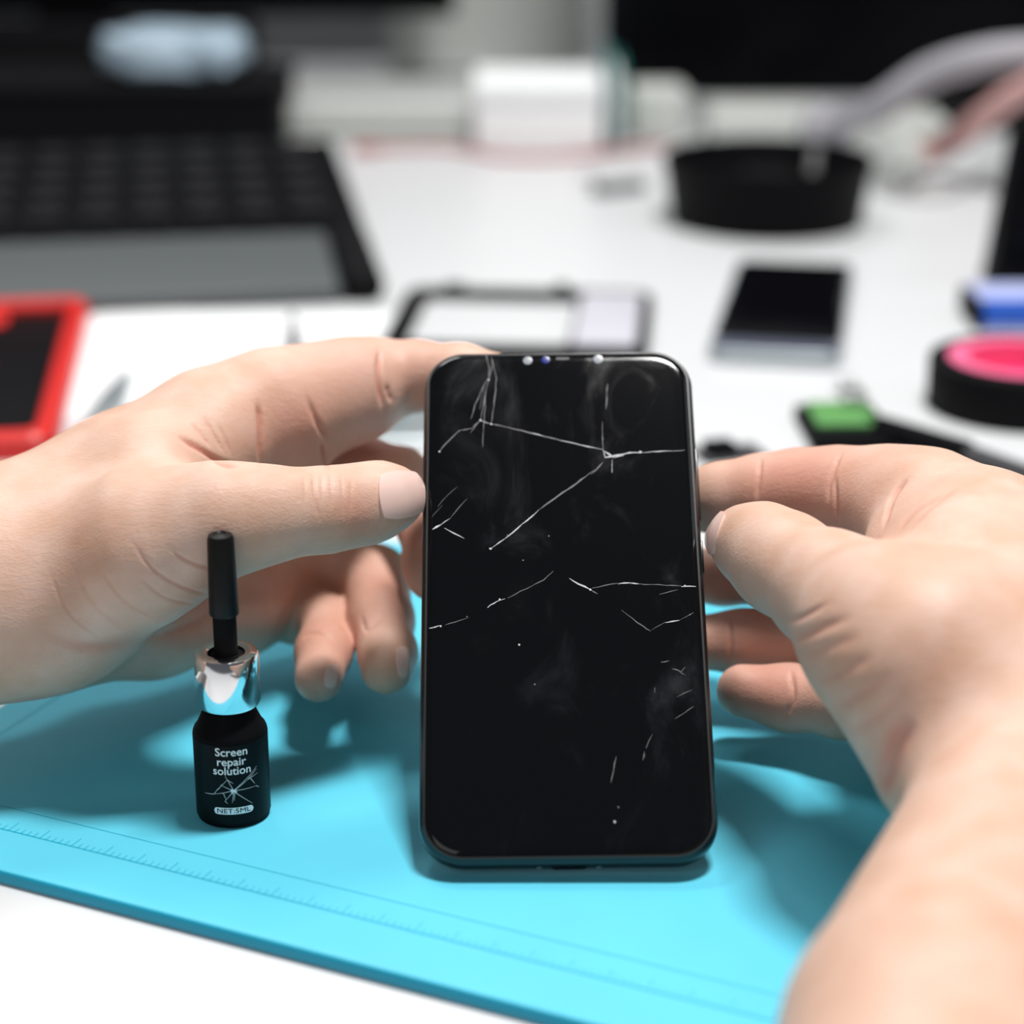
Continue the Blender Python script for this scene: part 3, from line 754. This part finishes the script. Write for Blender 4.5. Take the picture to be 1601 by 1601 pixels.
# -- keyboard at the left
fl_, fr_ = at(0, 486, .004), at(604, 462, .004)
kx = (fr_ - fl_).normalized(); ka = math.atan2(kx.y, kx.x)
KW, KD = .62, .315
kb = thing('keyboard', 'black keyboard with a grey wrist rest at the left behind the red phone case', 'keyboard', (fr_.x, fr_.y, 0), ka)
def wedge(name, x0, x1, y0, y1, h0, h1, material, bev=.004, zb=0.0):
    bm = bmesh.new(); vs = [bm.verts.new(p) for p in ((x0, y0, zb), (x1, y0, zb), (x1, y1, zb), (x0, y1, zb), (x0, y0, h0), (x1, y0, h0), (x1, y1, h1), (x0, y1, h1))]
    for f in ((0, 3, 2, 1), (4, 5, 6, 7), (0, 1, 5, 4), (1, 2, 6, 5), (2, 3, 7, 6), (3, 0, 4, 7)): bm.faces.new([vs[i] for i in f])
    bmesh.ops.bevel(bm, geom=list(bm.edges), offset=bev, segments=3, affect='EDGES', profile=.5)
    return link(name, to_mesh(bm), material, kb)
wedge('key_deck', -KW, 0, .100, KD, .017, .030, M['black'], .004)
wedge('wrist_rest', -KW, -.0225, 0, .101, .010, .017, M['grey'], .004)
wedge('end_cap', -.0222, 0, 0, .101, .016, .021, M['black_rough'], .007)
bm = bmesh.new(); box(bm, -.0085, .0085, -.0085, .0085, 0, .007, bev=.002); kme = to_mesh(bm); kme.materials.append(M['key']); shade(kme)
for r in range(5):
    for c in range(20):
        y = .128 + r * .037; k = bpy.data.objects.new('key', kme); COL.objects.link(k); k.parent = kb
        k.location = (-.03 - c * .0292, y, .0172 + (y - .1) / (KD - .1) * .013); k.scale = (1.32, 1.5, 1)

# -- black instrument case behind the keyboard and what lies on it
Yc = 1.47
cl0 = up_to(440, 238, Yc)
case = thing('instrument_case', 'black box case behind the keyboard with pale blue lump on top', 'case', (cl0.x, Yc, 0))
ht = up_to(440, 146, Yc).z
boxobj('case_body', (-.50, 0, 0, .11, 0, ht), M['black'], case, .006)
boxobj('case_lid', (-.502, .002, -.002, .112, ht, ht + .006), M['black_rough'], case, .002)
# pale blue crumpled lump on the case
wl, wr = up_to(155, 130, Yc + .05), up_to(378, 130, Yc + .05)
ww, wh = (wr.x - wl.x), up_to(260, 42, Yc + .05).z - (ht + .006)
bm = bmesh.new(); bmesh.ops.create_icosphere(bm, subdivisions=4, radius=1)
for v in bm.verts:
    n_ = 1 + .12 * math.sin(5 * v.co.x + 2 * v.co.z) * math.cos(4 * v.co.y + 3 * v.co.x) + random.uniform(-.03, .03)
    s = lambda t: math.copysign(abs(t) ** .6, t)
    v.co = Vector((s(v.co.x) * ww / 2 * n_, s(v.co.y) * .035 * n_, max(s(v.co.z) * n_, -.9) * wh / 2 + wh * .45))
o = link('pale_blue_lump', to_mesh(bm), M['palblue'], None, ((wl.x + wr.x) / 2, Yc + .055, ht + .0065))
tag(o, 'crumpled pale blue lump lying on the black case behind the keyboard', 'wrap')

# -- left monitor, behind everything (its stand is wide and dark)
Ym = 1.72
def monitor(name, label, pxl, pxr, pyb, Y, width, height, side):
    p = up_to(pxr if side > 0 else pxl, pyb, Y)
    x0 = p.x - width if side > 0 else p.x
    t = thing(name, label, 'monitor', (x0 + width / 2, Y, 0)); w2 = width / 2; zb = p.z
    bm = bmesh.new(); box(bm, -w2, w2, 0, .035, zb, zb + height, bev=.004); link('casing', to_mesh(bm), M['black'], t)
    bm = bmesh.new(); box(bm, -w2 + .012, w2 - .012, -.0012, .002, zb + .016, zb + height - .012); link('screen', to_mesh(bm), M['black_gloss'], t)
    bm = bmesh.new(); box(bm, -.03, .03, .036, .06, .008, zb + height * .6, bev=.003); link('stand_post', to_mesh(bm), M['black'], t)
    bm = bmesh.new(); slab(bm, .24, .16, .03, [(0, 0), (0, .006), (.002, .008)], cy=.05); link('stand_foot', to_mesh(bm), M['black'], t)
    return t
monitor('monitor', 'wide black monitor along the top edge above the pale blue lump', 0, 712, 26, Ym, .62, .36, 1)
# dark speaker bar below the left monitor
p0, p1 = up_to(395, 40, Ym - .10), up_to(395, 150, Ym - .10)
sb = thing('speaker_bar', 'dark speaker block below the left monitor, behind the pale blue lump', 'speaker', (p0.x - .17, Ym - .10, 0))
boxobj('cabinet', (-.17, .17, 0, .05, 0, p0.z), M['black'], sb, .006); boxobj('grille', (-.16, .16, -.002, .002, .01, p0.z - .01), M['black_rough'], sb, .001)

# -- light grey long instrument box
Yg = 1.53
g0, g1 = up_to(448, 236, Yg), up_to(722, 236, Yg)
gb = thing('grey_power_box', 'long light grey box lying between the black case and the white carton', 'box', ((g0.x + g1.x) / 2, Yg, 0))
gw = (g1.x - g0.x) / 2 + .02; gh = up_to(600, 165, Yg).z
boxobj('housing', (-gw, gw, 0, .13, .004, gh), M['lightgrey'], gb, .005)
boxobj('base_strip', (-gw - .002, gw + .002, -.006, .132, 0, up_to(600, 212, Yg).z), M['cream'], gb, .002)
boxobj('front_plate', (-gw + .01, gw - .01, -.003, .002, gh * .45, gh - .006), M['cream'], gb, .001)

# -- white carton
Yw = 1.475
w0, w1 = up_to(742, 243, Yw), up_to(940, 243, Yw)
wb = thing('white_carton', 'bright white carton standing behind the table centre next to the right monitor', 'box', ((w0.x + w1.x) / 2, Yw, 0))
hw = (w1.x - w0.x) / 2; hh = up_to(840, 138, Yw).z
boxobj('carton_body', (-hw, hw, 0, .09, 0, hh), M['white'], wb, .003)
boxobj('lid_flap', (-hw - .001, hw + .001, -.0015, .0915, hh - .012, hh + .002), M['paper'], wb, .0015)
# teal-edged folder leaning beside the carton
f0 = up_to(962, 225, Yw + .02)
fo = thing('teal_folder', 'thin teal folder standing upright against the white carton', 'folder', (f0.x, Yw + .02, 0), .0)
boxobj('cover', (-.006, -.003, 0, .09, 0, up_to(960, 95, Yw).z), M['teal'], fo, .0008); boxobj('cover', (.003, .006, 0, .09, 0, up_to(960, 112, Yw).z), M['teal'], fo, .0008)
boxobj('pages', (-.003, .003, .003, .088, .002, up_to(960, 112, Yw).z - .006), M['paper'], fo, .0004)

# tall grey cabinet behind carton gap
Yt = 1.85
t0, t1 = up_to(716, 100, Yt), up_to(915, 100, Yt)
tc_ = thing('grey_cabinet', 'tall pale grey cabinet behind the white carton between the two monitors', 'cabinet', ((t0.x + t1.x) / 2, Yt, 0))
cwid = (t1.x - t0.x) / 2
boxobj('carcass', (-cwid - .06, cwid, 0, .09, 0, .42), M['lightgrey'], tc_, .004); boxobj('door', (-cwid - .056, cwid - .004, -.012, -.001, .004, .416), M['cream'], tc_, .003)
boxobj('handle', (cwid - .03, cwid - .022, -.024, -.012, .25, .34), M['steel'], tc_, .002)

# -- right monitor
monitor('monitor', 'large black monitor at upper right above the white adapters', 945, 0, 152, 1.60, .66, .38, -1)

# -- white adapters under the right monitor
def adapter(label, pl_, pr_, pt_, pb_, Y, dep, m, grp='white adapters under the right monitor'):
    a, b = up_to(pl_, pb_, Y), up_to(pr_, pb_, Y); h_ = up_to((pl_ + pr_) / 2, pt_, Y).z
    t = thing('power_adapter', label, 'adapter', ((a.x + b.x) / 2, Y, 0), 0, grp); w = (b.x - a.x) / 2
    boxobj('housing', (-w, w, 0, dep, 0, h_), m, t, .004); boxobj('end_plate', (w - .001, w + .003, .006, dep - .006, .004, h_ - .004), M['lightgrey'], t, .001)
    return t
adapter('short off white adapter standing just right of the teal folder', 985, 1072, 140, 222, 1.53, .045, M['cream'])
adapter('long low off white adapter behind the round black tin', 1108, 1290, 172, 232, 1.525, .05, M['cream'])
adapter('off white adapter right of the round black tin under the grey hose', 1306, 1480, 188, 248, 1.50, .06, M['cream'])

# -- cables and hoses
def cable(name, label, cat, pts, r, m, plug=None):
    pts = [Vector(p) for p in pts]
    for p in pts[:2]: p.z = max(p.z, 2.1 * r + .002)
    c = pts[0]; t = thing(name, label, cat, (c.x, c.y, max(c.z - r, 0)))
    o_ = Vector(t.location); bm = bmesh.new(); tube(bm, [Vector((p.x, p.y, max(p.z, r + .0012))) - o_ for p in smooth_path(pts, 10)], r, 10); link('sheath', to_mesh(bm), m, t)
    if plug:
        bm = bmesh.new(); e1, e0 = Vector(pts[0]) - o_, Vector(pts[1]) - o_; d = (e1 - e0).normalized()
        tube(bm, [e1 - d * .004, e1 + d * .001, e1 + d * .016, e1 + d * .018], [r * 1.1, r * 1.7, r * 1.7, r * 1.2], 12); link('plug', to_mesh(bm), plug, t)
    return t
Yh = 1.40
cable('hose', 'thick grey hose arching up to the right edge in front of the right monitor', 'hose', [up_to(1300, 205, 1.46), up_to(1375, 168, Yh), up_to(1450, 118, Yh - .02), up_to(1530, 92, Yh - .04), up_to(1620, 82, Yh - .05), up_to(1760, 80, Yh - .06), up_to(1900, 140, Yh), at(1960, 300, .018)], .0105, M['cable_grey'], M['cable_grey'])
cable('hose', 'pinkish tube lying diagonally on the table below the grey hose', 'hose', [at(1415, 266, .013), at(1470, 235, .018), up_to(1530, 190, 1.36), up_to(1600, 142, 1.33), up_to(1700, 120, 1.30), at(1900, 330, .016)], .0085, M['cable_pink'], M['cream'])
cable('wire', 'thin grey wire curving on the table right of the round black tin', 'wire', [at(1365, 262, .0018), at(1380, 300, .0018), at(1430, 312, .0018), at(1490, 305, .0018), at(1545, 270, .0018), at(1640, 255, .0018)], .0016, M['lightgrey'], M['grey'])
cable('wire', 'thin dull red wire lying across the table in front of the white carton', 'wire', [at(590, 241, .0022), at(700, 240, .0022), at(800, 248, .0022), at(900, 246, .0022), at(970, 236, .0022), at(1040, 228, .0022)], .002, M['cable_red'], M['cable_red'])

# -- small grey clip on the table
p = at(968, 300)
cp = thing('clip', 'small grey metal clip lying between the white carton and the black tin', 'clip', (p.x, p.y, 0), .5)
boxobj('jaw', (-.018, .018, -.006, .006, 0, .006), M['grey'], cp, .001)
bm = bmesh.new(); tube(bm, [(-.012, -.004, .006), (-.022, -.003, .012), (-.03, 0, .010), (-.022, .003, .012), (-.012, .004, .006)], .0012, 8); link('wire_handle', to_mesh(bm), M['steel'], cp)

# -- round black tin
pT = at(1197, 346)
Rt = 162 * (pT - CAM).dot(F_) / F
tn = thing('round_tin', 'open round black tin on the table below the right monitor', 'tin', (pT.x, pT.y, 0))
ht_ = .040
bm = bmesh.new(); lathe(bm, [(Rt * .88, 0), (Rt * .91, .001), (Rt * .985, ht_ - .008), (Rt, ht_ - .006), (Rt, ht_ - .001), (Rt - .001, ht_), (Rt - .003, ht_), (Rt - .004, ht_ - .002), (Rt * .88, .006), (Rt * .86, .004)], 72); link('tin_body', to_mesh(bm), M['black'], tn)
bm = bmesh.new(); lathe(bm, [(Rt * .85, .0042), (Rt * .85, .012), (Rt * .3, .014), (Rt * .28, .030), (.001, .031)], 48, True, True); link('spool_core', to_mesh(bm), M['black_rough'], tn)
p = up_to(1262, 238, pT.y - .01)
bm = bmesh.new(); tube(bm, [Vector((Rt * .42, .002, ht_ * .35)), Vector((Rt * .45, .002, ht_ + .003))], .003, 10); link('spool_tab', to_mesh(bm), M['lightgrey'], tn)

# -- phone lying on the table
q = [at(1107, 571), at(1311, 577), at(1337, 433), at(1150, 427)]
c_ = sum(q, Vector()) / 4; yv = ((q[2] + q[3]) - (q[0] + q[1])) / 2; xv = ((q[1] + q[2]) - (q[0] + q[3])) / 2
tp = thing('smartphone', 'dark smartphone lying face up on the white table behind the held phone', 'phone', (c_.x, c_.y, 0), math.atan2(yv.y, yv.x) - PI / 2)
w_, h_ = xv.length, yv.length
bm = bmesh.new(); slab(bm, w_, h_, .009, [(.002, .0), (.0006, .001), (0, .003), (0, .006), (.0006, .0072), (.001, .0075)]); link('body', to_mesh(bm), M['silver'], tp)
bm = bmesh.new(); slab(bm, w_ - .003, h_ - .022, .006, [(0, .0074), (0, .0079), (.0004, .0081)], cy=.0085); link('screen', to_mesh(bm), M['black_gloss'], tp)
bm = bmesh.new(); slab(bm, w_ - .003, .016, .005, [(0, .0074), (0, .0078), (.0003, .0079)], cy=-h_ / 2 + .0098); link('chin', to_mesh(bm), mat('slate_glass', (.10, .11, .16), .3), tp)

# -- stripped phone frame
q = [at(575, 560), at(1002, 566), at(1030, 470), at(655, 459)]
c_ = sum(q, Vector()) / 4; xv = ((q[1] + q[2]) - (q[0] + q[3])) / 2; yv = ((q[2] + q[3]) - (q[0] + q[1])) / 2
fp = thing('stripped_phone', 'empty black phone frame lying flat behind the held phone', 'phone', (c_.x, c_.y, 0), math.atan2(xv.y, xv.x))
fw, fh = xv.length, yv.length * .98
bm = bmesh.new(); frame_ring(bm, fw, fh, .012, fw * .62, fh - .022, .006, 0, .005, cx2=-fw * .14 + .004); 
link('middle_frame', to_mesh(bm), M['black'], fp)
bm = bmesh.new(); slab(bm, fw * .24, fh - .018, .004, [(0, .0048), (0, .0056), (.0004, .0058)], cx=fw * .335); link('battery_cover', to_mesh(bm), M['lilac'], fp)
boxobj('connector', (fw * .1, fw * .16, fh / 2 - .009, fh / 2 - .002, .005, .0085), M['black_rough'], fp, .0008)
boxobj('connector', (-fw * .35, -fw * .27, fh / 2 - .009, fh / 2 - .003, .005, .008), M['black_rough'], fp, .0008)

# -- red phone case at the left edge
q = [at(88, 714), at(140, 500)]
yv = q[1] - q[0]; a_ = math.atan2(yv.y, yv.x) - PI / 2
rc = thing('phone_case', 'red and black rugged phone case at the left edge above the wrist', 'case', (q[0].x, q[0].y, 0), a_)
rw, rh = .10, yv.length + .01
bm = bmesh.new(); frame_ring(bm, rw, rh, .010, rw - .018, rh - .022, .006, 0, .011, bev=.002)
for v in bm.verts: v.co.x -= rw / 2; v.co.y += rh / 2 - .005
link('bumper', to_mesh(bm), M['red'], rc)
boxobj('back_plate', (-rw + .008, -.008, .004, rh - .014, .001, .006), M['black'], rc, .001)
for (yy, rr2) in ((.045, .016), (.112, .015), (rh - .030, .013)):
    bm = bmesh.new(); slab(bm, .03, rr2 * 2, .007, [(0, .006), (0, .0075), (.001, .008)], cx=-.0525, cy=yy); link('grip_pad', to_mesh(bm), M['red'], rc)

# -- printed sheets
pS = at(360, 560)
ps = thing('paper_sheet', 'white printed sheet lying on the table between red case and phone frame', 'paper', (pS.x, pS.y, 0), -.05)
bm = bmesh.new(); box(bm, -.082, .072, -.10, .085, .0002, .0006); link('sheet', to_mesh(bm), M['paper'], ps)
bm = bmesh.new()
for (x, y, w, h2) in ((-.05, .052, .045, .003), (-.05, .044, .03, .002), (-.035, .03, .05, .012), (-.06, .028, .012, .018), (.0, .05, .03, .002), (-.01, .01, .06, .003), (-.05, .0, .05, .003), (.02, .03, .03, .002)):
    bm.faces.new([bm.verts.new((x + dx * w, y + dy * h2, .00068)) for dx, dy in ((0, 0), (1, 0), (1, 1), (0, 1))])
link('print', to_mesh(bm), M['print'], ps, smooth=False)
# slim grey bars standing in for a grey line beside the red case
a0, a1 = at(200, 585, .003), at(128, 705, .003)
d = a1 - a0
tw = thing('grey_line_bars', 'slim grey bars standing in for a grey line beside the red phone case', 'grey_line_bars', (a0.x, a0.y, .0012), math.atan2(d.y, d.x))
for s in (-1, 1):
    bm = bmesh.new(); L_ = .13
    loft(bm, [[(x, s * y + dy, z) for dy, z in ((-w, 0), (w, 0), (w, .004 * k), (-w, .004 * k))] for x, y, w, k in ((0, .0006, .001, .8), (.04, .0035, .002, 1), (.09, .004, .0025, 1), (L_, .0012, .0028, 1))])
    bmesh.ops.recalc_face_normals(bm, faces=bm.faces); link('slim_bar', to_mesh(bm), M['silver'], tw)
# small screwdriver bit standing
p = at(459, 548)
bd = thing('screwdriver_bit', 'small dark screwdriver bit standing upright on the printed sheet', 'bit', (p.x, p.y, .0006))
bm = bmesh.new(); lathe(bm, [(.0032, 0), (.0032, .007), (.0028, .008)], 6); link('hex_shank', to_mesh(bm), M['darkgrey'], bd)
bm = bmesh.new(); lathe(bm, [(.0022, .008), (.002, .014), (.0008, .018)], 12); link('tip', to_mesh(bm), M['steel'], bd)

# -- silver rear cover behind the index finger
p = at(640, 672)
sv = thing('rear_cover', 'silver phone rear cover lying behind the index finger of the upper hand', 'phone cover', (p.x, p.y, 0), .12)
bm = bmesh.new(); slab(bm, .085, .045, .008, [(.001, .0), (0, .001), (0, .0025), (.001, .0035)], cx=.01); link('shell', to_mesh(bm), M['silver'], sv)
bm = bmesh.new(); slab(bm, .02, .012, .003, [(0, .0034), (0, .0048), (.0005, .005)], cx=-.012, cy=.006); link('camera_bump', to_mesh(bm), mat('teal_grey', (.12, .25, .27), .4), sv)

# -- small black module right behind the phone
p = at(1140, 712)
mo = thing('camera_module', 'small black module lying just right of the held phone behind the finger', 'module', (p.x, p.y, 0), .3)
boxobj('board', (-.014, .014, -.009, .009, 0, .0015), M['darkgrey'], mo, .0004); boxobj('lens_block', (-.010, .002, -.006, .006, .0015, .006), M['black'], mo, .0008)

# -- green connector board
q = [at(1252, 704), at(1378, 704), at(1362, 652), at(1275, 650)]
c_ = sum(q, Vector()) / 4
gbd = thing('connector_board', 'small green circuit board on a black holder left of the black pen', 'circuit board', (c_.x, c_.y, 0), .04)
boxobj('holder', (-.017, .017, -.026, .022, 0, .006), M['black'], gbd, .001)
boxobj('board', (-.013, .013, -.014, .018, .006, .0085), M['green'], gbd, .0005)
boxobj('usb_port', (.002, .012, .008, .024, .0085, .0135), M['steel'], gbd, .0006)
for k in range(5): boxobj('pin', (.001 + k * .0024, .002 + k * .0024, .022, .032, .010 + (k % 2) * .004, .0112 + (k % 2) * .004), M['steel'], gbd, .0002)

# -- black pen / soldering tool
a0, a1 = at(1372, 668, .0055), at(1610, 738, .0055)
d = (a1 - a0); Lp = d.length
pn = thing('pen_tool', 'black pen shaped tool lying right of the green circuit board', 'tool', (a0.x, a0.y, 0), math.atan2(d.y, d.x))
bm = bmesh.new(); tube(bm, [(0, 0, .0055), (.001, 0, .0055), (Lp * .60, 0, .0055), (Lp * .62, 0, .0055)], [.0045, .0055, .0055, .004], 24); link('grip', to_mesh(bm), M['black'], pn)
bm = bmesh.new(); tube(bm, [(Lp * .61, 0, .0055), (Lp * .9, 0, .005), (Lp + .03, 0, .004), (Lp + .05, 0, .004)], [.0042, .0036, .0028, .001], 20); link('shaft', to_mesh(bm), M['darkgrey'], pn)
bm = bmesh.new(); tube(bm, [(-.0005, 0, .0055), (-.006, 0, .0055)], [.0042, .0034], 20); link('end_cap', to_mesh(bm), M['black_rough'], pn)

# -- roll of black tape with a pink core
p = at(1592, 636)
Ro = 143 * (p - CAM).dot(F_) / F
tr_ = thing('tape_roll', 'roll of black tape with a bright pink core at the right edge', 'tape', (p.x, p.y, 0))
hT = .022
bm = bmesh.new(); lathe(bm, [(Ro * .80, .0), (Ro - .0005, 0), (Ro, .0008), (Ro, hT - .0008), (Ro - .0008, hT), (Ro * .80, hT), (Ro * .80, .0)], 72, False, False); link('tape', to_mesh(bm), M['black_rough'], tr_)
bm = bmesh.new(); lathe(bm, [(Ro * .60, 0.001), (Ro * .795, .001), (Ro * .795, hT + .0004), (Ro * .60, hT + .0004), (Ro * .60, .001)], 72, False, False); link('core_ring', to_mesh(bm), M['pink'], tr_)
bm = bmesh.new(); lathe(bm, [(Ro * .595, .001), (Ro * .595, hT * .45), (Ro * .2, hT * .40), (.001, hT * .4)], 48, True, True); link('core_disc', to_mesh(bm), M['magenta'], tr_)

# -- black upright device at the right edge with small box in front
p = at(1548, 458)
up_h = z_on_axis(p.y, 196)
dv = thing('upright_device', 'black upright device standing at the right edge behind the pink tape roll', 'device', (p.x, p.y, 0), 0)
boxobj('housing', (0, .12, 0, .03, 0, up_h), M['black'], dv, .004)
boxobj('face_plate', (.006, .114, -.0015, .001, .008, up_h - .01), M['black_gloss'], dv, .001)
for v in dv.children[0].data.vertices: v.co.x += v.co.z * .12
for v in dv.children[1].data.vertices: v.co.x += v.co.z * .12
p = at(1538, 520)
bx = thing('small_carton', 'small blue and lavender carton between black upright device and tape roll', 'box', (p.x, p.y, 0), 0)
boxobj('carton_body', (0, .07, 0, .045, 0, .014), M['lavender'], bx, .001); boxobj('blue_band', (-.0005, .0705, -.0006, .010, .003, .0146), M['blue'], bx, .0006)
boxobj('end_flap', (-.004, -.0006, .001, .044, .001, .013), M['black'], bx, .0005)

#LIGHTS
def area(name, loc, target, sx, sy, power, col=(1, 1, 1)):
    l = bpy.data.lights.new(name, 'AREA'); l.shape = 'RECTANGLE'; l.size = sx; l.size_y = sy; l.energy = power; l.color = col
    o = bpy.data.objects.new(name, l); COL.objects.link(o); o.location = loc
    d = Vector(target) - Vector(loc); o.rotation_euler = d.to_track_quat('-Z', 'Y').to_euler(); return o
area('ceiling_lamp', (.30, .66, 1.75), (.02, .60, 0), .22, .34, 42, (1, .985, .96))
area('ceiling_lamp', (-.5, 1.55, 1.8), (-.1, .9, 0), .6, .3, 12, (1, .99, .97))
area('window_light', (-.3, 2.0, 1.15), (0, .5, 0), 1.8, .9, 6, (.95, .98, 1))
area('side_strip_light', (1.35, .62, 1.2), (0, .6, .05), .5, 1.0, 2.6, (.95, .98, 1))  # added side light, draws the bright strip along the phone's right edge
area('front_fill_light', (-.75, -.95, 1.25), (0, .5, 0), 1.0, .8, 5.5, (1, .98, .95))  # added fill from behind the viewer, brightens bottle print and mat shadows
w = bpy.data.worlds.new('world'); sc.world = w; w.use_nodes = True
w.node_tree.nodes['Background'].inputs['Color'].default_value = (.80, .88, 1, 1); w.node_tree.nodes['Background'].inputs['Strength'].default_value = .115

vs = sc.view_settings
vs.view_transform = 'Standard'; vs.look = 'None'; vs.gamma = 1; vs.use_curve_mapping = False; vs.exposure = -0.15
